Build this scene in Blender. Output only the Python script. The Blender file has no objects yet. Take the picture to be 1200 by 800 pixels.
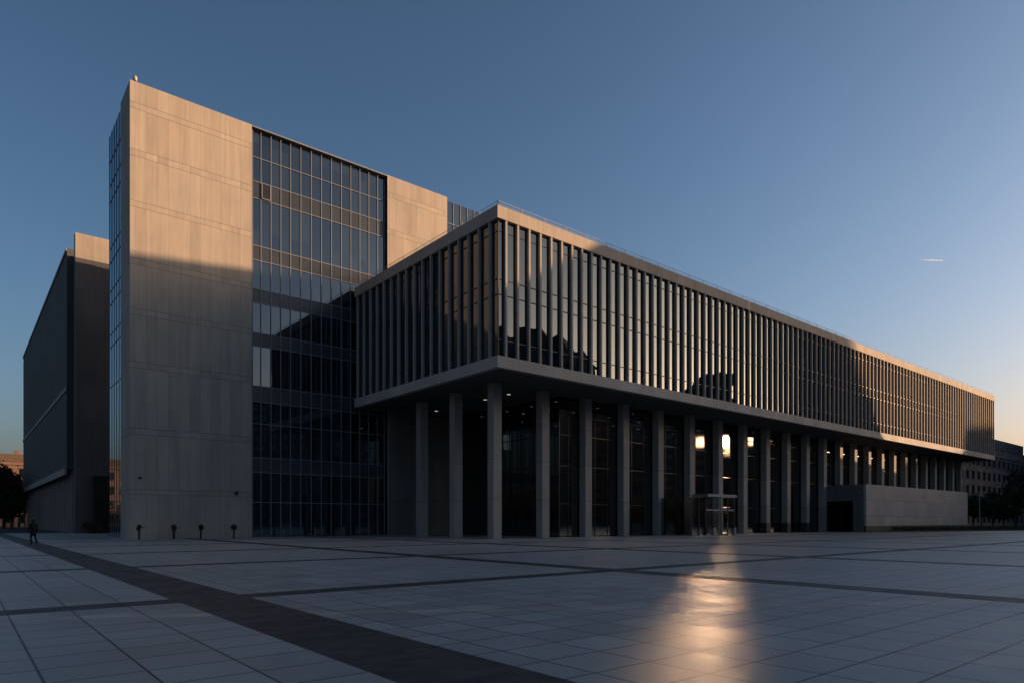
import bpy, bmesh, math, random
import numpy as np
from mathutils import Vector

rnd = random.Random(7)
S = bpy.context.scene
C = S.collection
PI = math.pi

# ------------------------------------------------------------------ camera
# x runs along the long facade, y runs away from the plaza, z is up
cam_d = bpy.data.cameras.new("camera")
cam = bpy.data.objects.new("camera", cam_d)
C.objects.link(cam)
cam.location = (0, 0, 1.6)
cam.rotation_euler = (math.radians(90), 0, -math.atan2(.6385, .7701))
cam_d.sensor_width = 36
cam_d.lens = 23.52
cam_d.shift_y = 0.175
cam_d.clip_start = 0.1
cam_d.clip_end = 12000
S.camera = cam

# ------------------------------------------------------------------ light
SUN_EL = math.radians(6.55)
SUN_AZ = math.atan2(.846, -.533)         # clockwise from +y
W = bpy.data.worlds.new("World")
S.world = W
W.use_nodes = True
wn = W.node_tree.nodes
wl = W.node_tree.links
bg = wn["Background"]
sky = wn.new("ShaderNodeTexSky")
sky.sky_type = 'NISHITA'
sky.sun_disc = False
sky.sun_elevation = SUN_EL
sky.sun_rotation = SUN_AZ
sky.altitude = 100
sky.air_density = 1.0
sky.dust_density = 4.5
sky.ozone_density = 3.0
# thin haze: the air whitens towards the horizon on the sun's side
tc = wn.new("ShaderNodeTexCoord")
sx = wn.new("ShaderNodeSeparateXYZ"); wl.new(tc.outputs["Generated"], sx.inputs[0])
dt = wn.new("ShaderNodeVectorMath"); dt.operation = 'DOT_PRODUCT'
wl.new(tc.outputs["Generated"], dt.inputs[0]); dt.inputs[1].default_value = (.846, -.533, 0)
def wm(op, a, b):
    n = wn.new("ShaderNodeMath"); n.operation = op
    for i, q in enumerate((a, b)):
        if isinstance(q, (int, float)): n.inputs[i].default_value = q
        else: wl.new(q, n.inputs[i])
    return n.outputs[0]
inv = wm('SUBTRACT', 1.0, wm('MAXIMUM', sx.outputs[2], 0.0))
mul = wm('ADD', wm('ADD', .65, wm('MULTIPLY', inv, .79)), wm('MULTIPLY', dt.outputs["Value"], .32))
warm = wm('MULTIPLY', wm('MAXIMUM', wm('ADD', dt.outputs["Value"], .1), 0.0), wm('POWER', inv, 4.0))
cmb = wn.new("ShaderNodeCombineColor")
wl.new(wm('MULTIPLY', mul, wm('ADD', wm('ADD', 1.02, wm('MULTIPLY', wm('POWER', inv, 7.0), .30)), wm('MULTIPLY', warm, .26))), cmb.inputs[0])
wl.new(wm('MULTIPLY', mul, wm('ADD', 1.0, wm('MULTIPLY', warm, -.02))), cmb.inputs[1])
wl.new(wm('MULTIPLY', mul, wm('ADD', 1.0, wm('MULTIPLY', warm, -.18))), cmb.inputs[2])
vm = wn.new("ShaderNodeVectorMath"); vm.operation = 'MULTIPLY'
wl.new(sky.outputs[0], vm.inputs[0]); wl.new(cmb.outputs[0], vm.inputs[1])
wl.new(vm.outputs[0], bg.inputs[0])
bg.inputs[1].default_value = 0.10

sun_l = bpy.data.lights.new("sun", 'SUN')
sun_l.energy = 4.4
sun_l.angle = math.radians(0.25)
sun_l.color = (1.0, .60, .33)
sun_o = bpy.data.objects.new("sun", sun_l)
C.objects.link(sun_o)
sd = Vector((math.sin(SUN_AZ) * math.cos(SUN_EL), math.cos(SUN_AZ) * math.cos(SUN_EL), math.sin(SUN_EL)))
sun_o.rotation_euler = sd.to_track_quat('Z', 'Y').to_euler()
sun_o.location = (60, -60, 80)

S.view_settings.view_transform = 'Standard'
S.view_settings.look = 'None'
S.view_settings.exposure = 0.95
S.view_settings.gamma = 1
S.view_settings.use_curve_mapping = False
cy = S.cycles
cy.max_bounces = 6
cy.diffuse_bounces = 3
cy.glossy_bounces = 4
cy.transparent_max_bounces = 10
cy.transmission_bounces = 4
cy.caustics_reflective = True
cy.caustics_refractive = False
cy.blur_glossy = 0.0
cy.sample_clamp_direct = 0
cy.sample_clamp_indirect = 60
cy.use_denoising = True
cy.use_adaptive_sampling = True
cy.adaptive_threshold = 0.01
cy.use_guiding = True
cy.use_surface_guiding = True
cy.use_volume_guiding = False


# ------------------------------------------------------------------ helpers
class MB:
    """collects boxes, prisms and tubes and links them as one mesh object"""
    def __init__(s):
        s.v = []; s.f = []

    def box(s, x0, x1, y0, y1, z0, z1):
        n = len(s.v)
        s.v += [(x0, y0, z0), (x1, y0, z0), (x1, y1, z0), (x0, y1, z0),
                (x0, y0, z1), (x1, y0, z1), (x1, y1, z1), (x0, y1, z1)]
        s.f += [(n, n+3, n+2, n+1), (n+4, n+5, n+6, n+7), (n, n+1, n+5, n+4),
                (n+1, n+2, n+6, n+5), (n+2, n+3, n+7, n+6), (n+3, n, n+4, n+7)]
        return s

    def prism(s, poly, z0, z1):
        n = len(s.v); k = len(poly)
        s.v += [(x, y, z0) for x, y in poly] + [(x, y, z1) for x, y in poly]
        s.f.append(tuple(n + i for i in reversed(range(k))))
        s.f.append(tuple(n + k + i for i in range(k)))
        for i in range(k):
            j = (i + 1) % k
            s.f.append((n+i, n+j, n+k+j, n+k+i))
        return s

    def tube(s, pts, rad, seg=8):
        """closed tube along points; rad: number or list"""
        if not hasattr(rad, '__len__'):
            rad = [rad] * len(pts)
        pts = [Vector(p) for p in pts]
        n0 = len(s.v)
        for i, p in enumerate(pts):
            if i == 0: d = pts[1] - p
            elif i == len(pts) - 1: d = p - pts[i-1]
            else: d = pts[i+1] - pts[i-1]
            d.normalize()
            a = Vector((0, 0, 1)) if abs(d.z) < .9 else Vector((1, 0, 0))
            e1 = d.cross(a).normalized(); e2 = d.cross(e1).normalized()
            for k in range(seg):
                t = 2 * PI * k / seg
                q = p + (e1 * math.cos(t) + e2 * math.sin(t)) * rad[i]
                s.v.append(tuple(q))
        for i in range(len(pts) - 1):
            for k in range(seg):
                a = n0 + i*seg + k; b = n0 + i*seg + (k+1) % seg
                s.f.append((a, b, b+seg, a+seg))
        s.f.append(tuple(n0 + k for k in range(seg)))
        s.f.append(tuple(n0 + (len(pts)-1)*seg + k for k in reversed(range(seg))))
        return s

    def build(s, name, mat, parent=None, bevel=0, smooth=False):
        off = Vector((0, 0, 0))
        p = parent
        while p is not None:
            off += p.location
            p = p.parent
        me = bpy.data.meshes.new(name)
        me.from_pydata([tuple(Vector(v) - off) for v in s.v], [], s.f)
        me.materials.append(mat)
        bm = bmesh.new(); bm.from_mesh(me)
        bmesh.ops.recalc_face_normals(bm, faces=bm.faces)
        if bevel:
            bmesh.ops.bevel(bm, geom=list(bm.edges), offset=bevel, segments=2, affect='EDGES', profile=.5)
        bm.to_mesh(me); bm.free()
        if smooth:
            for f in me.polygons: f.use_smooth = True
        o = bpy.data.objects.new(name, me)
        C.objects.link(o)
        if parent is not None:
            o.parent = parent
        return o


def tag(o, label=None, cat=None, group=None, kind=None):
    if label: o['label'] = label
    if cat: o['category'] = cat
    if group: o['group'] = group
    if kind: o['kind'] = kind
    return o


def thing(name, label, cat, loc=(0, 0, 0), rz=0, group=None):
    o = bpy.data.objects.new(name, None)
    C.objects.link(o)
    o.location = loc
    o.rotation_euler = (0, 0, rz)
    o.empty_display_size = .5
    return tag(o, label, cat, group)


def copy_tree(o, parent=None):
    c = o.copy(); C.objects.link(c)
    if parent is not None: c.parent = parent
    for ch in list(o.children):
        copy_tree(ch, c)
    return c


# ------------------------------------------------------------------ materials
class NT:
    def __init__(s, name):
        s.m = bpy.data.materials.new(name); s.m.use_nodes = True
        s.t = s.m.node_tree; s.n = s.t.nodes; s.l = s.t.links
        s.b = s.n["Principled BSDF"]; s.out = s.n["Material Output"]
        s._pos = None

    def node(s, typ, **kw):
        n = s.n.new(typ)
        for k, v in kw.items(): setattr(n, k, v)
        return n

    def val(s, sock, x):
        if isinstance(x, (int, float)): sock.default_value = x
        elif isinstance(x, tuple): sock.default_value = x if len(x) == len(sock.default_value) else (*x, 1)
        else: s.l.new(x, sock)

    def math(s, op, a, b=0.0, c=None):
        n = s.node("ShaderNodeMath", operation=op)
        s.val(n.inputs[0], a); s.val(n.inputs[1], b)
        if c is not None: s.val(n.inputs[2], c)
        return n.outputs[0]

    def pos(s):
        if s._pos is None:
            g = s.node("ShaderNodeNewGeometry"); x = s.node("ShaderNodeSeparateXYZ")
            s.l.new(g.outputs["Position"], x.inputs[0])
            s._pos = (g.outputs["Position"], x.outputs[0], x.outputs[1], x.outputs[2], g)
        return s._pos

    def comb(s, x, y, z):
        n = s.node("ShaderNodeCombineXYZ")
        s.val(n.inputs[0], x); s.val(n.inputs[1], y); s.val(n.inputs[2], z)
        return n.outputs[0]

    def noise(s, vec, scale, detail=4, rough=.55):
        n = s.node("ShaderNodeTexNoise")
        s.l.new(vec, n.inputs["Vector"]); n.inputs["Scale"].default_value = scale
        n.inputs["Detail"].default_value = detail; n.inputs["Roughness"].default_value = rough
        return n.outputs["Fac"]

    def white(s, vec):
        n = s.node("ShaderNodeTexWhiteNoise", noise_dimensions='3D')
        s.l.new(vec, n.inputs["Vector"]); return n.outputs["Value"]

    def ramp(s, fac, a, b, c0, c1):
        n = s.node("ShaderNodeMapRange", clamp=True)
        s.val(n.inputs[0], fac); s.val(n.inputs[1], a); s.val(n.inputs[2], b)
        s.val(n.inputs[3], c0); s.val(n.inputs[4], c1)
        return n.outputs[0]

    def scalecol(s, col, fac):
        n = s.node("ShaderNodeVectorMath", operation='SCALE')
        s.val(n.inputs[0], col); s.val(n.inputs[3], fac)
        return n.outputs[0]

    def mix(s, fac, a, b):
        n = s.node("ShaderNodeMix", data_type='RGBA')
        s.val(n.inputs[0], fac); s.val(n.inputs[6], a); s.val(n.inputs[7], b)
        return n.outputs[2]

    def line(s, coord, period, width, off=0.0):
        """1 inside a joint of the given width repeated with the period"""
        f = s.math('FRACT', s.math('DIVIDE', s.math('ADD', coord, off + width / 2), period))
        return s.math('LESS_THAN', f, width / period)

    def bump(s, h, dist, strength=1.0):
        n = s.node("ShaderNodeBump"); n.inputs["Distance"].default_value = dist
        n.inputs["Strength"].default_value = strength
        s.l.new(h, n.inputs["Height"]); s.l.new(n.outputs[0], s.b.inputs["Normal"])

    def base(s, col, rough=.6, spec=.5, metal=0.0):
        s.val(s.b.inputs["Base Color"], col)
        s.val(s.b.inputs["Roughness"], rough)
        s.val(s.b.inputs["Specular IOR Level"], spec)
        s.val(s.b.inputs["Metallic"], metal)
        return s.m


def plain(name, col, rough=.6, spec=.4, metal=0.0, var=.12, scale=3.0):
    t = NT(name); P = t.pos()[0]
    k = t.ramp(t.noise(P, scale, 5), .3, .7, 1 - var, 1 + var)
    return t.base(t.scalecol(col, k), rough, spec, metal)


def board_concrete(name, col, zj, strip=.92, strips=True, joint=.035):
    """precast panels: vertical board strips, thin horizontal joints at heights zj"""
    t = NT(name); P, x, y, z, g = t.pos()
    h = t.math('ADD', x, y)
    row = 0.0
    for a in zj:
        row = t.math('ADD', row, t.math('GREATER_THAN', z, a))
    jl = t.line(h, strip, .018)
    cell = t.math('FLOOR', t.math('DIVIDE', t.math('ADD', h, .009), strip))
    v1 = t.white(t.comb(cell, row, 0.0))
    half = t.math('FLOOR', t.math('DIVIDE', h, strip / 3))
    v2 = t.white(t.comb(half, row, 5.0))
    k = t.math('ADD', t.ramp(v1, 0, 1, .90, 1.07), t.ramp(v2, 0, 1, -.035, .035))
    hj = 0.0
    for a in zj:
        hj = t.math('MAXIMUM', hj, t.math('LESS_THAN', t.math('ABSOLUTE', t.math('SUBTRACT', z, a)), joint))
    streak = t.noise(t.comb(t.math('MULTIPLY', h, 3.0), 0.0, t.math('MULTIPLY', z, .16)), 1.3, 6, .65)
    cloud = t.noise(P, .22, 5, .6)
    fine = t.noise(P, 9.0, 6, .7)
    k = t.math('MULTIPLY', k, t.ramp(streak, .3, .7, .88, 1.09))
    k = t.math('MULTIPLY', k, t.ramp(cloud, .3, .7, .88, 1.10))
    k = t.math('MULTIPLY', k, t.ramp(fine, .3, .7, .95, 1.05))
    # drip stains fading away below the roof edge
    drip = t.math('MULTIPLY', t.ramp(t.noise(t.comb(t.math('MULTIPLY', h, 5.0), 3.0, t.math('MULTIPLY', z, .05)), 1.0, 4, .7), .55, .75, 0, 1), .12)
    k = t.math('SUBTRACT', k, drip)
    k = t.math('MULTIPLY', k, t.math('SUBTRACT', 1.0, t.math('MULTIPLY', hj, .32)))
    k = t.math('MULTIPLY', k, t.math('SUBTRACT', 1.0, t.math('MULTIPLY', jl, .30)))
    col2 = t.mix(t.ramp(cloud, .35, .65, 0, 1), tuple(col), (col[0]*1.0, col[1]*.97, col[2]*.91))
    hh = t.math('SUBTRACT', t.math('MULTIPLY', fine, .3), t.math('MAXIMUM', hj, jl))
    t.bump(hh, .012, .7)
    return t.base(t.scalecol(col2, k), .82, .3)


def glassy(name, F0, tint, body, rough=0.0, cells=(1.08, 4.4), wob=.0035, transp=None, vary=.5):
    """coated facade glass: sharp reflections over a dark body (or a tinted see-through one)"""
    t = NT(name); P, x, y, z, g = t.pos()
    t.n.remove(t.b)
    h = t.math('ADD', x, y)
    cell = t.comb(t.math('FLOOR', t.math('DIVIDE', h, cells[0])), t.math('FLOOR', t.math('DIVIDE', z, cells[1])), 0.0)
    wn_ = t.node("ShaderNodeTexWhiteNoise", noise_dimensions='3D'); t.l.new(cell, wn_.inputs["Vector"])
    # each pane is set a hair out of plane and bows slightly
    tilt = t.node("ShaderNodeVectorMath", operation='SUBTRACT'); t.l.new(wn_.outputs["Color"], tilt.inputs[0]); tilt.inputs[1].default_value = (.5, .5, .5)
    nz = t.node("ShaderNodeTexNoise"); t.l.new(P, nz.inputs["Vector"]); nz.inputs["Scale"].default_value = .55; nz.inputs["Detail"].default_value = 1
    bow = t.node("ShaderNodeVectorMath", operation='SUBTRACT'); t.l.new(nz.outputs["Color"], bow.inputs[0]); bow.inputs[1].default_value = (.5, .5, .5)
    a1 = t.node("ShaderNodeVectorMath", operation='SCALE'); t.l.new(tilt.outputs[0], a1.inputs[0]); a1.inputs[3].default_value = wob
    a2 = t.node("ShaderNodeVectorMath", operation='SCALE'); t.l.new(bow.outputs[0], a2.inputs[0]); a2.inputs[3].default_value = wob * 1.6
    a3 = t.node("ShaderNodeVectorMath", operation='ADD'); t.l.new(a1.outputs[0], a3.inputs[0]); t.l.new(a2.outputs[0], a3.inputs[1])
    a4 = t.node("ShaderNodeVectorMath", operation='ADD'); t.l.new(a3.outputs[0], a4.inputs[0]); t.l.new(g.outputs["Normal"], a4.inputs[1])
    a5 = t.node("ShaderNodeVectorMath", operation='NORMALIZE'); t.l.new(a4.outputs[0], a5.inputs[0])
    gl = t.node("ShaderNodeBsdfGlossy"); gl.inputs["Color"].default_value = (*tint, 1); gl.inputs["Roughness"].default_value = rough; gl.distribution = 'BECKMANN' if rough > 0 else 'GGX'
    t.l.new(a5.outputs[0], gl.inputs["Normal"])
    if transp:
        bd = t.node("ShaderNodeBsdfTransparent"); bd.inputs["Color"].default_value = (*transp, 1)
    else:
        bd = t.node("ShaderNodeBsdfDiffuse")
        k = t.ramp(wn_.outputs["Value"], 0, 1, 1 - vary, 1 + vary)
        t.l.new(t.scalecol(tuple(body), k), bd.inputs["Color"])
    lw = t.node("ShaderNodeLayerWeight"); lw.inputs[0].default_value = .5
    # schlick: F0 + (1-F0)(1-cos)^5 ; layer weight facing = 1-cos
    p5 = t.math('POWER', lw.outputs["Facing"], 5.0)
    fac = t.math('ADD', F0, t.math('MULTIPLY', p5, 1 - F0))
    mx = t.node("ShaderNodeMixShader"); t.l.new(fac, mx.inputs[0]); t.l.new(bd.outputs[0], mx.inputs[1]); t.l.new(gl.outputs[0], mx.inputs[2])
    t.l.new(mx.outputs[0], t.out.inputs[0])
    return t.m


ZJ = [4.0, 4.45, 9.4, 9.95, 15.35, 15.9, 20.1, 20.65, 24.6, 25.15, 29.75, 30.3, 34.3, 34.9, 38.55, 39.1]
M_conc = board_concrete('precast_concrete', (.33, .30, .265), ZJ)
M_conc2 = board_concrete('shade_toned_concrete', (.075, .075, .08), [8.8, 14.5, 20.0, 26, 32], strip=1.2)  # deep shade beside the tower put into this colour
M_wall = board_concrete('pale_wall_concrete', (.33, .31, .30), [2.3, 4.7], strip=2.4)
M_fascia = board_concrete('fascia_concrete', (.32, .29, .255), [], strip=1.265)
M_slab = board_concrete('slab_concrete', (.36, .345, .33), [], strip=2.53)
M_fin = plain('fin_concrete', (.27, .25, .23), .75, .3, var=.10, scale=1.2)
M_col = board_concrete('column_concrete', (.25, .245, .24), [3.6, 7.2, 10.8], strip=50.0)
M_plinth = plain('dark_plinth_stone', (.03, .03, .032), .5, .4)
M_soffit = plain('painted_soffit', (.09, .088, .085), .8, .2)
M_glass = glassy('curtain_glass', .11, (.74, .88, 1.0), (.010, .014, .018), 0.0)
M_glass2 = glassy('wing_glass', .09, (.82, .92, 1.0), (.008, .010, .012), 0.0, cells=(1.265, 5.2), wob=.006)
M_lobby = glassy('lobby_glass', .20, (1, .98, .95), None, .058, cells=(1.9, 4), wob=.0006, transp=(.36, .38, .38))
M_clear = glassy('door_glass', .04, (1, 1, 1), None, .03, cells=(1.3, 4), wob=.002, transp=(.96, .97, .97))
M_spandrel = plain('spandrel_panel', (.030, .036, .046), .3, .4, var=.2, scale=.8)
M_alu = plain('aluminium', (.16, .18, .21), .5, .4, .2, var=.05)
M_darkalu = plain('dark_aluminium', (.022, .022, .025), .4, .5, .4, var=.08)
M_black = plain('black_metal', (.008, .008, .009), .45, .5, .3, var=.1)
M_rail = plain('galvanised_steel', (.35, .35, .35), .65, .3, .0, var=.06)
M_dark = plain('dark_interior', (.012, .012, .012), .8, .2)
M_roof = plain('roof_membrane', (.12, .12, .12), .9, .2)


def emis(name, col, st):
    t = NT(name); t.base((.6, .6, .6), .5)
    t.b.inputs["Emission Color"].default_value = (*col, 1); t.b.inputs["Emission Strength"].default_value = st
    return t.m


M_lamp = emis('lamp_glow', (1, .9, .75), .22)


def paving_mat():
    t = NT('plaza_paving'); P, x, y, z, g = t.pos()
    PER, TX, TY = 11.7, .9, .78
    # dark bands of the plaza grid
    bx = t.line(x, PER * 1.06, 1.05, -(16.45))
    by = t.line(y, PER, .80, -(14.6))
    wide = t.math('MULTIPLY', t.math('GREATER_THAN', x, 3.37), t.math('LESS_THAN', x, 4.72))
    near = t.math('GREATER_THAN', x, 9.0)
    bx = t.math('MULTIPLY', bx, near)
    by = t.math('MULTIPLY', by, t.math('GREATER_THAN', y, 10.0))
    band = t.math('MAXIMUM', t.math('MAXIMUM', bx, by), wide)
    jx = t.line(x, TX, .028, -.66)
    jy = t.line(y, TY, .030, -14.22)
    joint = t.math('MAXIMUM', jx, jy)
    cell = t.comb(t.math('FLOOR', t.math('DIVIDE', t.math('SUBTRACT', x, .66), TX)), t.math('FLOOR', t.math('DIVIDE', t.math('SUBTRACT', y, 14.22), TY)), 0.0)
    wv = t.white(cell)
    cell2 = t.comb(t.math('FLOOR', t.math('DIVIDE', x, .325)), t.math('FLOOR', t.math('DIVIDE', y, .22)), 2.0)
    wv2 = t.white(cell2)
    jd = t.math('MAXIMUM', t.line(x, .325, .008), t.line(y, .22, .008))
    cloud = t.noise(P, .13, 5, .6); mid = t.noise(P, 1.1, 6, .7); fine = t.noise(P, 60.0, 3, .7)
    k = t.ramp(wv, 0, 1, .88, 1.10)
    k = t.math('MULTIPLY', k, t.ramp(cloud, .3, .7, .86, 1.12))
    k = t.math('MULTIPLY', k, t.ramp(mid, .3, .7, .90, 1.08))
    k = t.math('MULTIPLY', k, t.ramp(fine, .3, .7, .86, 1.12))
    spots = t.ramp(t.noise(P, 4.5, 3, .5), .68, .74, 1.0, .72)
    k = t.math('MULTIPLY', k, spots)
    light = t.scalecol((.30, .30, .29), k)
    k2 = t.math('MULTIPLY', t.ramp(wv2, 0, 1, .6, 1.4), t.ramp(fine, .3, .7, .8, 1.2))
    dark = t.scalecol((.036, .035, .034), k2)
    dark = t.mix(t.math('MULTIPLY', jd, .7), dark, (.022, .022, .022, 1))
    light = t.mix(t.math('MULTIPLY', jx, .92), light, (.03, .03, .03, 1))
    light = t.mix(t.math('MULTIPLY', jy, .88), light, (.04, .04, .04, 1))
    col = t.mix(band, light, dark)
    rough = t.math('ADD', t.ramp(mid, .3, .7, .37, .52), t.math('MULTIPLY', t.math('ADD', wv, band), .09))
    h = t.math('SUBTRACT', t.math('ADD', t.math('MULTIPLY', fine, .10), t.math('MULTIPLY', mid, .15)),
               t.math('MAXIMUM', t.math('MULTIPLY', joint, t.math('SUBTRACT', 1.0, band)), t.math('MULTIPLY', jd, band)))
    t.bump(h, .004, .6)
    return t.base(col, rough, .30)


M_pave = paving_mat()
M_ground = plain('asphalt_ground', (.05, .05, .05), .9, .2, var=.25, scale=.5)
M_grass = plain('lawn', (.03, .045, .02), .95, .1, var=.4, scale=6)

# ------------------------------------------------------------------ setting: ground
g_ = MB(); g_.v += [(-3000, -3000, 0), (4000, -3000, 0), (4000, 4000, 0), (-3000, 4000, 0)]; g_.f.append((0, 1, 2, 3))
tag(g_.build('ground', M_ground), kind='structure')
g_ = MB(); g_.v += [(-120, -120, .004), (138, -120, .004), (138, 31.5, .004), (104, 42.0, .004), (104, 110, .004), (-120, 110, .004)]; g_.f.append((0, 1, 2, 3, 4, 5))
tag(g_.build('plaza_pavement', M_pave), kind='structure')

VW, UW = 42.41, 33.64      # front face and left face of the long wing
UE = 163.8                 # its far end
VT = 67.79                 # tower front
Z0, Z1, Z2, Z3 = 14.06, 15.02, 26.13, 27.17

# ------------------------------------------------------------------ tower
tw = thing('office_tower', 'tall concrete and glass tower with sunlit upper part behind the long raised block', 'building', (11.87, VT, 0))
ZT = 40.99
UT = 53.5
MB().box(11.87, 22.57, VT, 72.2, 0, ZT).build('concrete_wall', M_conc, tw)
MB().box(37.76, 45.95, VT, 72.2, 0, ZT).build('concrete_wall', M_conc, tw)
MB().box(12.25, 57.5, 72.25, 79.24, 0, 40.6).build('core_wall', M_dark, tw)
MB().box(12.4, UT - .1, 68.6, 79.0, 40.62, 40.75).build('roof', M_roof, tw)
cwl = MB().box(22.6, 37.73, VT + .50, VT + .58, 0, ZT - .18).build('curtain_wall', M_glass, tw)
MB().box(22.6, 37.73, VT - .02, VT + .60, ZT - .17, ZT - .03).build('coping', M_alu, cwl)
mx = [22.78, 23.62, 24.63, 25.64, 26.66, 27.76, 28.90, 30.03, 31.17, 32.32, 33.43, 34.53, 35.63, 36.73, 37.62]
hz = [38.1, 35.7, 34.0, 29.25, 27.8, 24.9, 23.55, 20.5, 19.2, 15.2, 13.6, 11.4, 8.0, 6.5, 3.5]
f = MB()
for m in mx:
    f.box(m - .035, m + .035, VT + .40, VT + .495, 0.1, ZT - .2)
for a in hz:
    f.box(22.62, 37.70, VT + .41, VT + .493, a - .035, a + .035)
f.build('mullion_grid', M_alu, cwl)
for a, b in ((34.0, 35.7), (27.8, 29.25), (23.55, 24.9), (19.2, 20.5), (13.6, 15.2), (6.5, 8.0)):
    MB().box(22.62, 37.70, VT + .47, VT + .498, a + .04, b - .04).build('spandrel', M_spandrel, cwl)
f = MB().box(23.66, 24.59, VT + .22, VT + .39, 34.04, 34.12)
f.box(23.66, 23.74, VT + .32, VT + .39, 34.12, 35.6).box(24.51, 24.59, VT + .32, VT + .39, 34.12, 35.6)
f.build('open_window_frame', M_alu, cwl)
MB().box(23.74, 24.51, VT + .37, VT + .385, 34.12, 35.62).build('open_window_gap', M_black, cwl)
cw2 = MB().box(45.98, UT, VT + .50, VT + .58, 0, ZT - .18).build('curtain_wall', M_glass, tw)
f = MB()
m = 46.1
while m < UT:
    f.box(m - .035, m + .035, VT + .40, VT + .495, 0.1, ZT - .15); m += 1.05
for a in hz:
    f.box(46.0, UT, VT + .41, VT + .493, a - .035, a + .035)
f.build('mullion_grid', M_alu, cw2)
# left flank: set-back glass bay
cw3 = MB().box(12.02, 12.1, 72.55, 79.24, 0.0, 40.9).build('curtain_wall', M_glass, tw)
MB().box(12.12, 12.3, 72.21, 72.54, 0, 40.9).build('shadow_gap', M_black, cw3)
f = MB()
for m in (72.6, 73.9, 75.2, 76.5, 77.8, 79.18):
    f.box(11.985, 12.014, m - .035, m + .035, 0.1, 40.92)
for a in (38.1, 35.7, 34.0, 29.25, 27.8, 24.9, 23.55, 20.5, 19.2, 15.2, 3.5):
    f.box(11.985, 12.012, 72.58, 79.2, a - .05, a + .05)
f.build('mullion_grid', M_darkalu, cw3)
# the dark reveal either side of the front glass
MB().box(22.575, 22.598, VT + .01, VT + .62, 0, ZT - .02).box(37.735, 37.757, VT + .01, VT + .62, 0, ZT - .02).box(45.953, 45.977, VT + .01, VT + .62, 0, ZT - .02).build('shadow_gap', M_black, tw)
# small fittings low on the wall
MB().box(12.55, 12.78, VT - .14, VT, 5.4, 5.6).build('wall_fitting', M_black, tw)
MB().box(20.9, 21.2, VT - .2, VT, 4.2, 4.5).build('wall_fitting', M_black, tw)
bc = thing('roof_beacon', 'small dome shaped beacon on the top corner of the tower', 'roof light', (12.35, VT + .35, ZT))
MB().tube([(12.35, VT + .35, ZT), (12.35, VT + .35, ZT + .25)], .10, 10).build('stem', M_black, bc)
MB().tube([(12.35, VT + .35, ZT + .25), (12.35, VT + .35, ZT + .5), (12.35, VT + .35, ZT + .66), (12.35, VT + .35, ZT + .72)], [.15, .17, .12, .03], 12).build('dome', plain('beacon_plastic', (.5, .35, .3), .4), bc, smooth=True)

# ------------------------------------------------------------------ long wing on columns
wg = thing('raised_wing', 'long horizontal block of vertical concrete fins raised on square columns over the plaza', 'building', (UW, VW, 0))
MB().box(UW, UE, VW, VT - .005, Z2, Z3).build('roof_fascia', M_fascia, wg, bevel=.015)
sl = MB().box(UW, UE, VW, VT - .005, Z0 + .004, Z1).build('floor_slab', M_slab, wg, bevel=.015)
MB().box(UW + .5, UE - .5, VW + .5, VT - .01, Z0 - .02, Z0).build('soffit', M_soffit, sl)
GI = .32
gw = MB().box(UW + GI, UE - .4, VW + GI, VW + GI + .1, Z1, Z2).box(UW + GI, UW + GI + .1, VW + GI + .101, VT - .01, Z1, Z2).box(UE - .5, UE - .4, VW + GI + .101, VT - .01, Z1, Z2).build('window_wall', M_glass2, wg)
tr = MB()
for a, hgt in ((25.2, .05), (21.3, .07), (20.05, .07), (16.35, .06)):
    tr.box(UW + GI - .05, UE - .45, VW + GI - .06, VW + GI - .002, a, a + hgt)
    tr.box(UW + GI - .06, UW + GI - .002, VW + GI - .05, VT - .02, a, a + hgt)
tr.box(UW + GI - .05, UW + GI + .02, VW + GI - .07, VW + GI - .005, Z1, Z2)
tr.build('transom', M_darkalu, gw)
# fins: 17 on the short side, the front row; the nearest hundred are parts of their own
FW, FD = .21, .26
def fin_box(cx, cy, side):
    m = MB()
    if side: m.box(cx, cx + FD, cy - FW/2, cy + FW/2, Z1 + .001, Z2 - .001)
    else: m.box(cx - FW/2, cx + FW/2, cy, cy + FD, Z1 + .001, Z2 - .001)
    return m
first = fin_box(34.62, VW + .05, False).build('fin', M_fin, wg, bevel=.012)
NF = 103
STEP = (UE - .25 - 34.62) / (NF - 1)
for i in range(1, 83):
    o = first.copy(); C.objects.link(o); o.parent = wg; o.location = (STEP * i, 0, 0)
s1 = fin_box(UW + .05, 43.60, True).build('fin', M_fin, wg, bevel=.012)
for i in range(1, 17):
    o = s1.copy(); C.objects.link(o); o.parent = wg; o.location = (0, (67.3 - 43.60) / 16 * i, 0)
far = MB()
for i in range(83, NF):
    cx = 34.62 + STEP * i
    far.box(cx - FW/2, cx + FW/2, VW + .05, VW + .05 + FD, Z1 + .001, Z2 - .001)
tag(far.build('fin_row', M_fin, wg), kind='stuff')
# columns
CU = [37.5, 43.4, 49.3, 55.1, 61.0, 66.9, 72.8, 78.4, 84.0, 89.5, 95.0, 100.3, 105.6, 110.7, 115.9, 121.1, 126.2, 131.2, 136.1, 140.9, 145.7, 150.5, 155.4, 160.2]
VC = 47.70
cbase = MB().box(37.5 - .48, 37.5 + .48, VC - .44, VC + .44, 0, Z0 - .02).build('column', M_col, wg, bevel=.03)
for u in CU[1:]:
    o = cbase.copy(); C.objects.link(o); o.parent = wg; o.location = (u - 37.5, 0, 0)
    if u > 80 and u < 98:
        p = MB().box(-.51, .51, -.47, .47, 0, 1.35)
        q = p.build('plinth', M_plinth, None, bevel=.01); q.parent = o; q.location = (37.5 - UW, VC - VW, 0)
for v in (53.8, 60.0):
    o = cbase.copy(); C.objects.link(o); o.parent = wg; o.location = (0, v - VC, 0)
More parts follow.
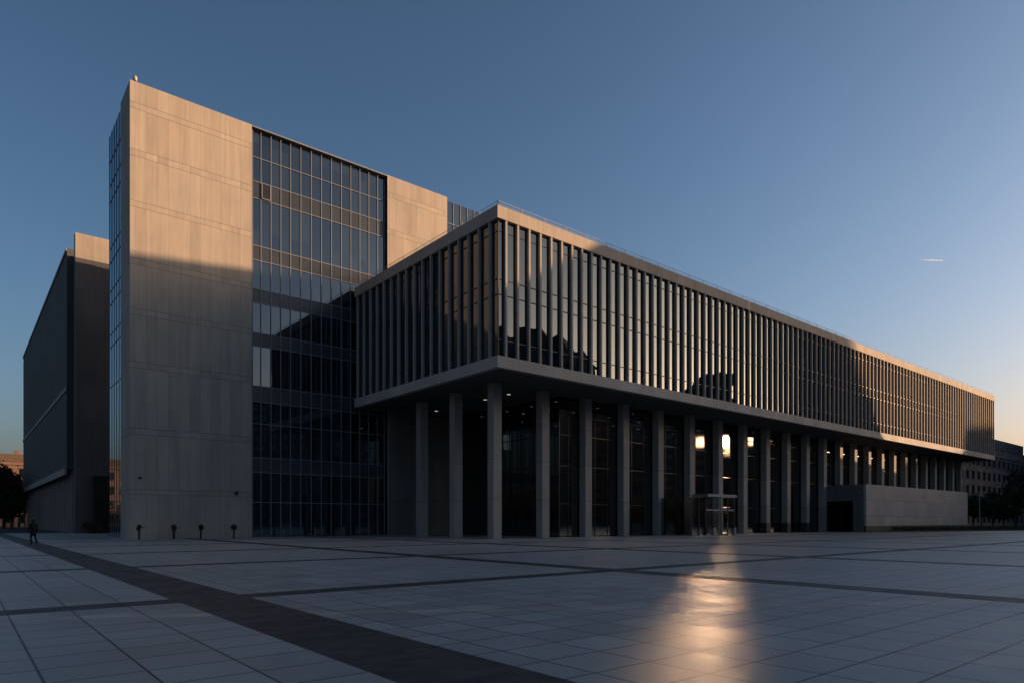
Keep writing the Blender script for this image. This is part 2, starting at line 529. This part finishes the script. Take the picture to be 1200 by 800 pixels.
# lobby
LU, LV = 46.1, 48.26
lob = MB().box(LU, UE - 2, LV, LV + .03, .1, Z0 - .03).box(LU, LU + .03, LV + .035, VT - .2, .1, Z0 - .03).build('lobby_glass_wall', M_lobby, wg)
f = MB()
m = LU + .05
for i, u in enumerate(CU[2:] + [UE - 2]):
    u0 = CU[1 + i]
    for k in (1, 2):
        uu = u0 + (u - u0) * k / 3
        if uu > LU: f.box(uu - .03, uu + .03, LV - .05, LV - .002, .1, Z0 - .03)
for v in np.arange(LV + 1.9, VT, 1.95):
    f.box(LU - .08, LU - .002, v - .04, v + .04, .1, Z0 - .03)
for a in (3.3, 7.1, 10.2, 12.15):
    f.box(LU, UE - 2, LV - .05, LV - .002, a, a + .08)
    f.box(LU - .07, LU - .002, LV, VT - .2, a, a + .08)
f.box(LU - .05, LU + .05, LV - .05, LV + .05, .1, Z0 - .03)
f.build('mullion_grid', M_darkalu, lob)
bk = MB().box(LU, 54.6, VT - .20, VT - .06, 0, Z0 - .03).box(55.9, UE - 2, VT - .20, VT - .06, 0, Z0 - .03).box(54.6, 55.9, VT - .20, VT - .06, 0, 10.9).box(54.6, 55.9, VT - .20, VT - .06, 12.85, Z0 - .03)
bk.build('lobby_back_wall', M_dark, wg)
MB().box(55.22, 55.27, VT - .25, VT - .205, 10.9, 12.85).box(54.6, 55.9, VT - .25, VT - .205, 11.8, 11.85).build('window_bar', M_darkalu, wg)
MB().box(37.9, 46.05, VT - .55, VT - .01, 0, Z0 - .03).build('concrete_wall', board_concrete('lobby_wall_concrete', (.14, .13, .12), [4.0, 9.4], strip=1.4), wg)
MB().box(LU + .05, UE - 2.1, LV + .05, VT - .21, 0.006, .02).build('lobby_floor', M_dark, wg)
# interior pieces of the lobby: cores and galleries
MB().box(64, 70, 60, 64, .03, Z0 - .04).build('service_core', M_dark, wg)
MB().box(LU + 6, UE - 4, 64.1, VT - .3, 6.6, 7.2).build('gallery_floor', M_dark, wg)
# downlights in the soffit
dl = MB().tube([(0, 0, 0), (0, 0, .05)], .19, 14).build('downlight', M_lamp, None)
dl.parent = wg
first_dl = True
for v in (45.2, 50.8, 54.6, 58.9, 63.7):
    for u in (41.7, 48.1, 54.4, 60.3, 66.0, 71.0, 78.6, 86.0):
        if v < 50 and u < 60: continue
        if v < 50: continue
        o = dl if first_dl else dl.copy()
        if not first_dl: C.objects.link(o)
        first_dl = False
        o.parent = wg; o.location = (u - UW, v - VW, Z0 - .05)
# roof railing
r = MB()
def rail(p0, p1, n):
    p0 = Vector(p0); p1 = Vector(p1)
    for hgt, rr in ((.50, .022), (.27, .014)):
        r.tube([p0 + Vector((0, 0, hgt)), p1 + Vector((0, 0, hgt))], rr, 6)
    for i in range(n + 1):
        q = p0.lerp(p1, i / n)
        r.box(q.x - .018, q.x + .018, q.y - .018, q.y + .018, Z3, Z3 + .5)
rail((UW + .3, VW + .3, Z3), (UE - .3, VW + .3, Z3), 50)
rail((UW + .3, VW + .3, Z3), (UW + .3, VT - .1, Z3), 10)
r.build('roof_railing', M_rail, wg)

# ------------------------------------------------------------------ entrance vestibule under the wing
vs = thing('entrance_vestibule', 'glass entrance box with thin canopy and doors below the sun glint', 'entrance', (65, 43, 0))
cnp = MB().box(63.6, 69.3, 42.9, 45.0, 4.28, 4.6).build('canopy', M_alu, vs, bevel=.02)
MB().box(63.6, 69.3, 43.2, 43.3, 2.75, 2.95).build('door_header', M_alu, vs)
MB().box(61.0, 61.02, 43.28, 48.15, .05, 4.2).box(61.0, 63.55, 43.25, 43.27, .05, 4.2).build('side_screen', M_lobby, vs)
gb = MB().box(63.6, 69.2, 43.25, 43.27, .05, 2.75).box(69.18, 69.2, 43.28, 48.35, .05, 4.2)
gb = gb.build('glass_screen', M_clear, vs)
f = MB()
for u in (61.0, 62.3, 63.6, 64.9, 66.4, 67.9, 69.2):
    f.box(u - .05, u + .05, 43.17, 43.24, 0, 4.2 if u < 69.1 else 4.24)
for v in (44.9, 46.6):
    f.box(60.92, 60.99, v - .04, v + .04, 0, 4.2)
f.box(61.0, 63.6, 43.17, 43.24, 4.2, 4.28)
f.build('frame', M_darkalu, gb)
for u in (65.0, 66.5):
    d = MB().box(u, u + 1.3, 43.12, 43.16, .02, .12).box(u, u + 1.3, 43.12, 43.16, 2.5, 2.6).box(u, u + .06, 43.12, 43.16, .12, 2.5).box(u + 1.24, u + 1.3, 43.12, 43.16, .12, 2.5).build('door', M_black, vs)
    MB().box(u + 1.1, u + 1.14, 43.05, 43.10, .8, 1.5).build('handle', M_alu, d)
for u, l in ((64.3, 'steel bin left of the entrance doors'), (68.35, 'steel bin right of the entrance doors')):
    b = thing('litter_bin', l, 'bin', (u, 42.7, 0), group='bins beside the entrance')
    MB().box(u - .22, u + .22, 42.5, 42.9, .05, .85).build('bin_body', M_alu, b, bevel=.02)
    MB().box(u - .25, u + .25, 42.47, 42.93, .86, .93).build('lid', M_black, b)

# ------------------------------------------------------------------ low wall block at the right
pd = thing('service_pavilion', 'low pale concrete box with dark side doorway under the raised block', 'outbuilding', (100.7, 41.6, 0))
U1, V1 = 100.72, 41.60
ZP = 6.92
MB().box(U1, 144.3, V1, V1 + .35, .9, ZP).build('front_wall', M_wall, pd, bevel=.02)
MB().box(U1 + .05, 144.2, V1 + .03, V1 + .34, 0, .898).build('base', M_plinth, pd)
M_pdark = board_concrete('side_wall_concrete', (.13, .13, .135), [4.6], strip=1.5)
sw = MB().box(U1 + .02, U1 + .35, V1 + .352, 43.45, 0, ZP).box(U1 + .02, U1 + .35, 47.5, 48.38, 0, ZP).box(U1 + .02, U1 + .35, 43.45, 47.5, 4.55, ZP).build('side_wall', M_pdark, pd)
MB().box(U1 + .4, 144, V1 + .4, 46.9, ZP - .35, ZP - .1).build('roof', M_roof, pd)
MB().box(U1 + 4, U1 + 4.2, V1 + .4, 48.3, 0, 6.4).build('inner_wall', M_dark, pd)
MB().box(U1 + .36, U1 + 4.0, 45.2, 45.3, .05, 4.5).build('door', M_darkalu, pd)

# ------------------------------------------------------------------ block at the left
lb = thing('side_block', 'dark slab sided building beyond the tower with one sunlit strip, also coloured paler, at its top corner', 'building', (11.87, 103.7, 0))
LBX = 11.87
MB().box(LBX, 46, 103.69, 105.0, 0, 36.0).build('end_wall', M_conc2, lb)  # darker colour below the shadow edge stands in for shade
MB().box(LBX, 46, 103.69, 105.0, 36.003, 39.26).build('top_band', M_fascia, lb)  # sunlit strip put into the colour: paler above the shadow edge
MB().box(LBX + .9, 46, 105.0, 112.4, 0, 39.0).build('recessed_wall', M_dark, lb)
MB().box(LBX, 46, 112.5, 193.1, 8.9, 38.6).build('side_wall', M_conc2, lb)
MB().prism([(LBX + .02, 112.51), (46, 112.51), (46, 193.05), (LBX + .02, 193.05)], 38.61, 39.9).build('top_band', M_conc2, lb)
MB().box(LBX - .12, LBX - .003, 112.45, 193.2, 20.0, 20.55).build('ledge', M_fin, lb)
MB().box(LBX - .3, LBX - .003, 112.45, 193.2, 8.1, 9.1).build('ledge', M_fin, lb)
MB().box(LBX - .12, LBX - .003, 112.45, 193.2, 39.5, 39.92).build('coping', M_fin, lb)
MB().box(LBX + 2.0, 45, 112.6, 193.0, 0, 8.88).build('ground_floor_wall', M_glass, lb)
pil = MB().box(LBX + .6, LBX + 1.0, 113.2, 113.8, 0, 8.88).build('pilaster', M_fin, lb)
for i in range(1, 27):
    o = pil.copy(); C.objects.link(o); o.parent = lb; o.location = (0, 3.0 * i, 0)
MB().box(LBX + 2, LBX + 9, 103.45, 103.68, 0, 7.6).build('dark_entrance', M_black, lb)

# ------------------------------------------------------------------ spotlights on posts
def spot_post(name, hgt, rad, head, label, cat, loc, rz, group, mat):
    t = thing(name, label, cat, loc, 0, group)
    MB().tube([(0, 0, 0), (0, 0, .04)], rad * 1.8, 12).build('base_plate', mat, None).parent = t
    MB().tube([(0, 0, .03), (0, 0, hgt - head)], rad, 10).build('post', mat, None).parent = t
    k = MB().tube([(-head * .55, 0, 0), (-head * .3, 0, 0), (head * .35, 0, 0), (head * .5, 0, 0)], [head * .55, head, head * 1.02, head * .92], 14).build('lamp_head', mat, None, smooth=False)
    k.parent = t; k.location = (0, 0, hgt - head); k.rotation_euler = (0, math.radians(-18), rz)
    b = MB().box(-.03, .03, -head * 1.12, -head * 1.04, -head * 1.1, .06).box(-.03, .03, head * 1.04, head * 1.12, -head * 1.1, .06).box(-.03, .03, -head * 1.12, head * 1.12, -head * 1.2, -head * 1.1).build('bracket', mat, None)
    b.parent = t; b.location = (0, 0, hgt - head); b.rotation_euler = (0, 0, rz)
    return t
LBL = ['black spotlight post with a side arm, nearest the left edge of the wall', 'thick black spotlight post second from the left below the concrete wall',
       'black spotlight post third from the left with round head turned to the viewer', 'black spotlight post nearest the glass facade, right end of the four']
for (u, rz, rd), l in zip(((12.30, 2.6, .08), (15.1, .4, .12), (17.4, -.86, .085), (20.35, .9, .08)), LBL):
    spot_post('spotlight_post', 1.30, rd, .26, l, 'spotlight', (u, 66.2, 0), rz, 'black spotlight posts before the tower wall', M_black)
MB_arm = MB().box(12.3, 12.75, 66.17, 66.23, 1.02, 1.10)
a_ = MB_arm.build('side_arm', M_black, None)
for o in list(C.objects):
    if o.type == 'EMPTY' and o.get('label', '').startswith('black spotlight post with a side arm'):
        a_.parent = o; a_.location = (-12.30, -66.2, 0)
M_palepost = plain('weathered_steel', (.10, .10, .10), .5)
for u, hg, l in ((25.46, .75, 'short grey light post before the glass facade, leftmost of the three'),
                 (28.8, 1.0, 'grey light post before the glass facade, middle of the three'),
                 (32.05, .95, 'grey light post before the glass facade nearest the raised wing')):
    spot_post('light_post', hg, .09, .13, l, 'light post', (u, 67.0, 0), .8, 'grey light posts before the glass facade', M_palepost)

# ------------------------------------------------------------------ person
def skinned(name, verts, edges, radii, mat, parent, root=0, sub=2):
    me = bpy.data.meshes.new(name + '_skeleton'); me.from_pydata(verts, edges, [])
    o = bpy.data.objects.new(name, me); C.objects.link(o)
    md = o.modifiers.new('skin', 'SKIN')
    sv = me.skin_vertices
    if not sv:
        bm = bmesh.new(); bm.from_mesh(me); bm.verts.layers.skin.verify(); bm.to_mesh(me); bm.free(); sv = me.skin_vertices
    for i, rr in enumerate(radii):
        sv[0].data[i].radius = rr if isinstance(rr, tuple) else (rr, rr)
        sv[0].data[i].use_root = (i == root)
    ss = o.modifiers.new('sub', 'SUBSURF'); ss.levels = sub; ss.render_levels = sub
    dg = bpy.context.evaluated_depsgraph_get()
    m2 = bpy.data.meshes.new_from_object(o.evaluated_get(dg))
    o.modifiers.clear(); o.data = m2
    m2.materials.clear(); m2.materials.append(mat)
    for p in m2.polygons: p.use_smooth = True
    o.parent = parent
    return o
pr_ = thing('person', 'person in a long dark coat walking across the plaza toward the dark side block', 'person', (3.93, 55.2, 0), .35)
M_coat = plain('dark_wool', (.012, .012, .014), .9, .1)
M_skin = plain('skin', (.35, .2, .15), .6)
M_hair = plain('dark_hair', (.015, .012, .01), .7)
V = [(0, 0, .93), (0, .01, 1.12), (0, 0, 1.32), (0, 0, 1.45), (0, 0, 1.53), (0, .015, 1.62), (0, .01, 1.70),
     (-.10, 0, .88), (-.11, .08, .49), (-.11, -.02, .10), (-.11, .10, .04),
     (.10, 0, .88), (.11, -.04, .49), (.11, -.26, .14), (.11, -.17, .05),
     (-.20, 0, 1.40), (-.26, -.05, 1.13), (-.27, .06, .90), (-.27, .10, .80),
     (.20, 0, 1.40), (.26, .03, 1.13), (.27, .14, .92), (.27, .18, .83)]
Ed = [(0, 1), (1, 2), (2, 3), (3, 4), (4, 5), (5, 6), (0, 7), (7, 8), (8, 9), (9, 10), (0, 11), (11, 12), (12, 13), (13, 14),
      (2, 15), (15, 16), (16, 17), (17, 18), (2, 19), (19, 20), (20, 21), (21, 22)]
Rr = [(.15, .12), (.13, .10), (.15, .11), .06, .055, .085, .06, .09, .06, .045, .035, .09, .06, .045, .035, .06, .048, .036, .03, .06, .048, .036, .03]
body = skinned('body', V, Ed, Rr, M_coat, pr_)
skinned('coat', [(0, 0, 1.44), (0, 0, 1.30), (0, 0, 1.08), (0, -.01, .85), (0, -.02, .60)], [(0, 1), (1, 2), (2, 3), (3, 4)], [(.13, .09), (.20, .135), (.17, .135), (.20, .16), (.21, .19)], M_coat, pr_)
skinned('hair', [(0, -.01, 1.60), (0, -.01, 1.68), (0, 0, 1.735)], [(0, 1), (1, 2)], [.085, .098, .05], M_hair, pr_)

# ------------------------------------------------------------------ vegetation
def leaf_mat(name, col):
    t = NT(name); P = t.pos()[0]
    k = t.ramp(t.noise(P, 1.2, 4), .3, .7, .6, 1.5)
    return t.base(t.scalecol(col, k), .7, .25)
M_leaf = leaf_mat('dark_leaves', (.030, .040, .018))
M_leaf2 = leaf_mat('autumn_leaves', (.060, .040, .015))
M_bark = plain('bark', (.05, .04, .03), .9, .1, var=.3)


def leaves(clumps, n, size, mat, name, parent, seed):
    """n small quads scattered through ellipsoid clumps [(x,y,z,rx,ry,rz)]"""
    r = np.random.default_rng(seed)
    w = np.array([c[3] * c[4] * c[5] for c in clumps]); w = w / w.sum()
    idx = r.choice(len(clumps), n, p=w)
    cl = np.array(clumps)[idx]
    d = r.normal(size=(n, 3)); d /= np.linalg.norm(d, axis=1)[:, None]
    rad = r.random(n) ** .45 * (1 + .27 * r.normal(size=n))
    c = cl[:, :3] + d * rad[:, None] * cl[:, 3:]
    a = r.normal(size=(n, 3)); a /= np.linalg.norm(a, axis=1)[:, None]
    b = np.cross(a, r.normal(size=(n, 3))); b /= np.linalg.norm(b, axis=1)[:, None]
    s = size * (.6 + .8 * r.random(n))[:, None]
    v = np.stack([c - a * s, c + b * s * .5, c + a * s, c - b * s * .5], 1).reshape(-1, 3)
    me = bpy.data.meshes.new(name)
    me.from_pydata(v.tolist(), [], np.arange(4 * n).reshape(-1, 4).tolist())
    me.materials.append(mat)
    o = bpy.data.objects.new(name, me); C.objects.link(o); o.parent = parent
    return o


def tree(x, y, h, w, label, group, mat=None, seed=0, n=5000, size=.28, cat='tree', name='broadleaf_tree'):
    r = random.Random(seed)
    t = thing(name, label, cat, (x, y, 0), 0, group)
    m = MB()
    m.tube([(0, 0, 0), (r.uniform(-.2, .2), r.uniform(-.2, .2), h * .3), (r.uniform(-.4, .4), r.uniform(-.4, .4), h * .62)], [h * .022, h * .016, h * .008], 8)
    cl = []
    for i in range(11):
        a = r.uniform(0, 2 * PI); rr = w * .5 * r.uniform(.15, .72); zz = h * r.uniform(.36, .86)
        p = (math.cos(a) * rr, math.sin(a) * rr, zz)
        cl.append((*p, w * r.uniform(.14, .25), w * r.uniform(.14, .25), h * r.uniform(.08, .16)))
        m.tube([(0, 0, h * r.uniform(.22, .42)), (p[0] * .5, p[1] * .5, zz * .8), p], [h * .009, h * .006, h * .003], 5)
    cl.append((0, 0, h * .6, w * .24, w * .24, h * .25))
    cl.append((r.uniform(-1, 1) * w * .08, 0, h * .88, w * .16, w * .16, h * .11))
    o = m.build('trunk', M_bark, None); o.parent = t
    leaves(cl, n, size, mat or M_leaf, 'crown', t, seed)
    return t

def at(x, y, d):
    """a point on the ground at picture column x, depth d"""
    l = (x - 600) / 784
    return d * (.6385 + l * .7696), d * (.7701 - l * .6385)

gl = 'trees on the far left behind the side block'
for i, (x, d, h, w, lab) in enumerate((
        (4, 150, 15.0, 10, 'dark leafy tree at the far left edge, tallest before the sunlit house'),
        (-22, 140, 15, 11, 'broad dark tree cut by the left picture edge'),
        (22, 165, 13.5, 9, 'low dark tree nearest the left corner of the side block'),
        (14, 128, 7.5, 7, 'small bushy tree in front at the far left'),
        (13, 172, 12.5, 8, 'dark tree between the tallest tree and the side block'),
        (29, 185, 13, 9, 'dark tree half hidden by the corner of the side block'))):
    X, Y = at(x, 0, d)
    tree(X, Y, h, w, lab, gl, M_leaf2 if i in (0, 2) else M_leaf, 20 + i, 6000, .30)
gr = 'dark trees on the far right below the old building'
for i, (x, d, h, w, lab) in enumerate((
        (1141, 190, 9, 9, 'dark tree just right of the end of the long block, behind the lamp post'),
        (1163, 178, 9.5, 10, 'dark tree between the lamp post and the tall right edge tree'),
        (1190, 165, 14.5, 10, 'tall dark tree near the right picture edge'),
        (1212, 150, 15, 10, 'dark tree cut by the right picture edge'),
        (1176, 150, 7, 7, 'small round dark tree in front, near the right edge'),
        (1150, 205, 9, 10, 'dark tree farthest back below the arcade of the old building'),
        (1245, 160, 19, 14, 'broad tree beyond the right picture edge'))):
    X, Y = at(x, 0, d)
    tree(X, Y, h, w, lab, gr, M_leaf, 40 + i, 7000, .34)
sh = thing('shrub', 'dark shrub at the foot of the side block wall', 'shrub', (*at(106, 0, 84), 0))
leaves([(0, 0, .8, .8, .8, .8), (.7, .1, .6, .6, .6, .6), (-.5, .5, 1.1, .5, .5, .7)], 1500, .09, M_leaf, 'foliage', sh, 5)
MB().tube([(0, 0, 0), (.05, 0, .9)], .05, 6).build('stem', M_bark, None).parent = sh

# planting bed with low hedge right of the pavilion
bed = [(102.5, 40.6), (104.4, 41.15), (200, 12.5), (200, 24), (146, 41.2), (104, 41.5)]
bed = [(101.0, 41.3), (138.5, 31.6), (215, 12), (240, 60), (146, 60), (146, 41.4), (101.5, 41.52)]
lawn = MB().prism(bed, .01, .14).build('planting_bed', M_grass)
tag(lawn, kind='structure')
k_ = MB()
for p, q in (((100.9, 41.0), (138.4, 31.4)), ((138.4, 31.4), (215, 11.7))):
    p = Vector((*p, 0)); q = Vector((*q, 0)); dd = (q - p).normalized(); nn = Vector((-dd.y, dd.x, 0)) * .25
    k_.prism([(p.x, p.y), (q.x, q.y), (q.x + nn.x, q.y + nn.y), (p.x + nn.x, p.y + nn.y)], 0, .16)
tag(k_.build('kerb', M_plinth), kind='structure')
hd = thing('hedge', 'low dark clipped hedge along the planting bed before the pale pavilion wall', 'hedge', (118, 39.0, .14))
r_ = np.random.default_rng(3)
cl = []
for t_ in np.linspace(0, 1, 46):
    cl.append((-10 + 90 * t_, 1.4 - 22.5 * t_, .32, 1.3, .7, .36))
leaves(cl, 16000, .10, M_leaf, 'foliage', hd, 9)

# ------------------------------------------------------------------ street lamps and far buildings
def street_lamp(x, y, h, label, rz=0):
    t = thing('street_lamp', label, 'street lamp', (x, y, 0), rz, None)
    MB().tube([(0, 0, 0), (0, 0, .5), (0, 0, .52), (0, 0, h)], [.13, .13, .08, .06], 8).build('pole', M_rail, None).parent = t
    MB().tube([(-.9, 0, h - .1), (0, 0, h - .02), (.9, 0, h - .1)], .04, 6).build('arm', M_rail, None).parent = t
    for s in (-1, 1):
        MB().tube([(s * .9, 0, h - .32), (s * .9, 0, h - .1), (s * .9, 0, h - .02)], [.2, .26, .10], 10).build('lamp_head', M_rail, None).parent = t
    return t
X, Y = at(1148, 0, 135)
street_lamp(X, Y, 7.6, 'pale twin armed street lamp post right of the pavilion before dark trees', -.6)

def old_building(name, label, x0, y0, wx, dy, h, mat, roofm, seed, arches=True, setback=True, bay=3.2, group=None, floors=None, rz=0.0):
    """block with cornice, rows of framed windows on the two near faces, set-back attic, chimneys"""
    t = thing(name, label, 'building', (x0, y0, 0), rz, group)
    def P(mb, nm, m, par=t):
        o = mb.build(nm, m, None); o.parent = par; return o
    P(MB().box(0, wx, 0, dy, 0, h), 'wall', mat)
    P(MB().box(-.5, wx + .5, -.5, dy + .5, h, h + .7).box(-.2, wx + .2, -.2, dy + .2, h * .33, h * .33 + .35), 'cornice', mat)
    if setback:
        rf = P(MB().box(2.5, wx - 2.5, 2.5, dy - 2.5, h + .7, h + 3.4), 'roof', roofm)
        rr = random.Random(seed)
        for i in range(3):
            cx = rr.uniform(4, wx - 5)
            P(MB().box(cx, cx + 1.4, 4, 5.2, h + 3.4, h + 4.8), 'chimney', mat, rf)
    nf = floors or max(2, int(h / 4.2)); fh = h / nf
    nb = int(wx / bay); b = wx / nb
    pane = MB().box(-b * .22, b * .22, -.06, -.005, -fh * .28, fh * .28).build('window', M_glass, None)
    sur = MB().box(-b * .28, b * .28, -.13, -.01, -fh * .28 - .24, -fh * .28 - .01).box(-b * .28, b * .28, -.13, -.01, fh * .28 + .01, fh * .28 + .22).build('surround', mat, None)
    sur.parent = pane
    for i in range(nb):
        for j in range(nf):
            p = pane if i == j == 0 else copy_tree(pane)
            p.parent = t; p.location = ((i + .5) * b, 0, (j + .5) * fh)
    if arches:
        for i in range(nb + 1):
            P(MB().box(i * b - .25, i * b + .25, -.30, -.01, (nf - 1) * fh + .36, h - .01), 'pilaster', mat)
    return t
M_st1 = plain('grey_stone', (.17, .16, .15), .85, .2, var=.25, scale=.4)
M_st2 = plain('warm_render', (.17, .11, .09), .85, .2, var=.2, scale=.3)
M_tile = plain('dark_roof_tiles', (.10, .07, .055), .8, .2, var=.3, scale=2)
ob = old_building('old_stone_building', 'old grey stone building with arched top storey and roof terrace beyond the right end', 248, 74, 120, 30, 24.5, M_st1, M_st1, 3, bay=5.6)
m = MB().box(56, 100, 6, 20, 28.62, 33.2).box(54, 112, 4, 24, 28.61, 28.9)
for i in range(34): m.box(40 + i * 1.0, 40.08 + i * 1.0, 2.6, 2.7, 28.61, 29.9)
m.tube([(40, 2.65, 29.9), (74, 2.65, 29.9)], .05, 5).tube([(62, 8, 33.2), (62, 8, 37.5)], .10, 6).tube([(44, 8, 28.6), (44, 8, 32.5)], .09, 6)
o = m.build('roof_room', M_st1, None); o.parent = ob
old_building('far_house', 'sunlit pink house with dark tiled roof behind the trees at far left', -26, 252, 66, 16, 18.6, M_st2, M_tile, 5, arches=False)

# ------------------------------------------------------------------ unseen city behind the viewer, outlines shaped to cast the evening shadow and fill the glass
ES, EC = (.846, -.533), (.533, .846)      # along the light / across it
YAW = math.atan2(EC[1], EC[0]) - PI / 2
M_city = plain('city_render', (.12, .11, .10), .85, .2, var=.2, scale=.3)
def city(name, label, a0, c0, c1, z0, z1, dep=14, windows=True, roof=None, parent=None):
    """block standing across the light: from c0 to c1, near face at distance a0"""
    px, py = ES[0] * a0 + EC[0] * c0, ES[1] * a0 + EC[1] * c0
    rz = math.atan2(EC[1], EC[0])
    t = parent or thing(name, label, 'building', (px, py, 0), rz, None)
    off = 0 if not parent else (c0 - parent['c0'])
    if not parent: t['c0'] = c0
    w = c1 - c0
    m = MB()
    # local x along c, local y towards the viewer (-a)
    if roof:
        n = len(m.v)
        prof = [(off, z0)] + [(off + w, z0)] + [(off + (c - c0), z) for c, z in reversed(roof)]
        k = len(prof)
        m.v += [(x, 0, z) for x, z in prof] + [(x, -dep, z) for x, z in prof]
        m.f += [tuple(range(k)), tuple(range(2 * k - 1, k - 1, -1))] + [(i, (i + 1) % k, k + (i + 1) % k, k + i) for i in range(k)]
    else:
        m.box(off, off + w, -dep, 0, z0, z1)
    o = m.build('wall', M_city, None); o.parent = t
    if windows:
        g = MB(); nb = max(1, int(w / 3.4)); b = w / nb; top = min(z for _, z in roof) if roof else z1
        nf = max(1, int((top - z0) / 3.5))
        for i in range(nb):
            for j in range(nf):
                cx = off + (i + .5) * b; zz = z0 + j * 3.5 + 1.1
                g.box(cx - .7, cx + .7, .005, .06, zz, zz + 1.7)
        q = g.build('window_row', M_glass, None); q.parent = t
    return t
A0 = 180
B = [(-150, -118, 37, 120), (-117.9, -84, 42, 120), (-83.9, -50, 36, 120), (-49.9, -20, 44, 120), (-19.9, 11.9, 46, 120)]
for i, (c0, c1, h, a0) in enumerate(B):
    city('city_block', ['plain town block with five storeys far behind the viewer', 'taller town block behind the viewer', 'low town block behind the viewer', 'town block near the viewer side of the plaza', 'town block facing the plaza from the sun side'][i], a0, c0, c1, 0, h)
t1 = city('city_block', 'tall stepped town block mirrored at the left end of the fin glazing', 100, 12, 41, 0, 0, 16, roof=[(12, 43), (17, 43), (17.1, 46.5), (22, 46.5), (22.1, 44), (26, 44), (26.1, 45.5), (31, 45), (33, 42.5), (36, 44), (38, 40), (41, 39)])
city('city_block', 'town block whose sloping roof shades the foot of the wing', A0 - .5, 12, 63.4, 0, 0, 14, roof=[(12, 42), (25, 42), (25.1, 45), (37, 45), (37.1, 42), (49, 42), (49.1, 38), (50, 38), (55, 41.0), (60, 45.8), (62.9, 48), (63.4, 48)])
# unseen tall block, its openings shaped to steer sun onto the lobby glass
tb = city('sun_blocker_tower', 'unseen tall block with openings shaped to pass the low sun to the lobby glass', A0, 63, 92, 0, 15.6, 3)
city('', '', A0, 63, 73.4, 29.7, 49.2, 3, parent=tb)
city('', '', A0, 73.4, 92, 29.7, 33.2, 3, windows=False, parent=tb)
for (p, q) in ((63, 70.5), (73.4, 80.15), (81.2, 87.3), (90.0, 92)):
    city('', '', A0, p, q, 26.4, 29.7, 3, windows=False, parent=tb)
city('', '', A0, 63, 80.15, 15.6, 26.4, 3, parent=tb)
city('', '', A0, 81.2, 92, 15.6, 26.4, 3, parent=tb)
city('sun_blocker_tower', 'added unseen slim tower blocking the sun in the left opening of the tall block', 330, 69.3, 75.2, 0, 52)  # slim towers added to block direct sun through the side openings
city('sun_blocker_tower', 'added unseen slim tower blocking the sun in the right opening of the tall block', 330, 85.8, 90.3, 0, 52)
tf = city('sun_blocker_tower', 'added unseen distant slab with an opening shaped to pass only the reflected sun', 600, 73.0, 92, 0, 63)  # added far mass; opening shaped to pass the sun and hide the sky
city('', '', 600, 73.0, 78.2, 63, 98, parent=tf)
city('', '', 600, 83.4, 86.4, 63, 98, parent=tf)
city('', '', 600, 78.2, 83.4, 78, 98, parent=tf)
city('', '', 600, 86.41, 92, 78, 0, windows=False, parent=tf, roof=[(86.41, 94), (88, 90), (90, 84), (92, 79)])
city('sun_blocker_tower', 'added unseen broad block hiding sky glints from the lobby glass, toward the low sun', 600, 108, 172, 0, 0, roof=[(108, 71.5), (113, 71.5), (114, 76.5), (172, 76.5)])  # added to keep bright sky out of the lobby reflections
city('city_block', 'town block with a steeply falling roof line beside the tall block', A0 + .5, 91.4, 129, 0, 0, 14, roof=[(91.4, 31), (92.05, 31), (93.5, 27.5), (95.5, 25), (99, 24), (103, 23.0), (107, 21.5), (111, 21.0), (113, 23.8), (118, 24.8), (129, 27)])
city('city_block', 'tall broad town block whose dark bulk fills the far end of the fin glazing', 207, 124.5, 179, 0, 64)
city('city_block', 'added unseen long block at the left of the plaza, cutting sky light on left faces', -150, -60, 70, 0, 36)  # added to darken the left-facing walls by blocking sky light
city('city_block', 'long tall town block shading the old stone building', 262, 180, 262, 0, 52)

# ------------------------------------------------------------------ vapour trail, far off in the sky
tv = NT('vapour'); tv.base((.8, .8, .8), 1.0, 0); tv.b.inputs['Alpha'].default_value = .6
r3 = 5200
p0 = Vector((*at(1076, 0, r3), 1.6 + (610 - 304.6) / 784 * r3)); r4 = 7600
p1 = Vector((*at(1105, 0, r4), 1.6 + (610 - 305.4) / 784 * r4))
pts = [p0.lerp(p1, t_) for t_ in (0, .2, .45, .7, .9, 1)]
tag(MB().tube(pts, [.2, 1.2, 2.0, 2.6, 3.0, 1.2], 8).build('vapour_trail', tv.m), 'short thin white vapour trail in the sky above the right end', 'vapour trail')
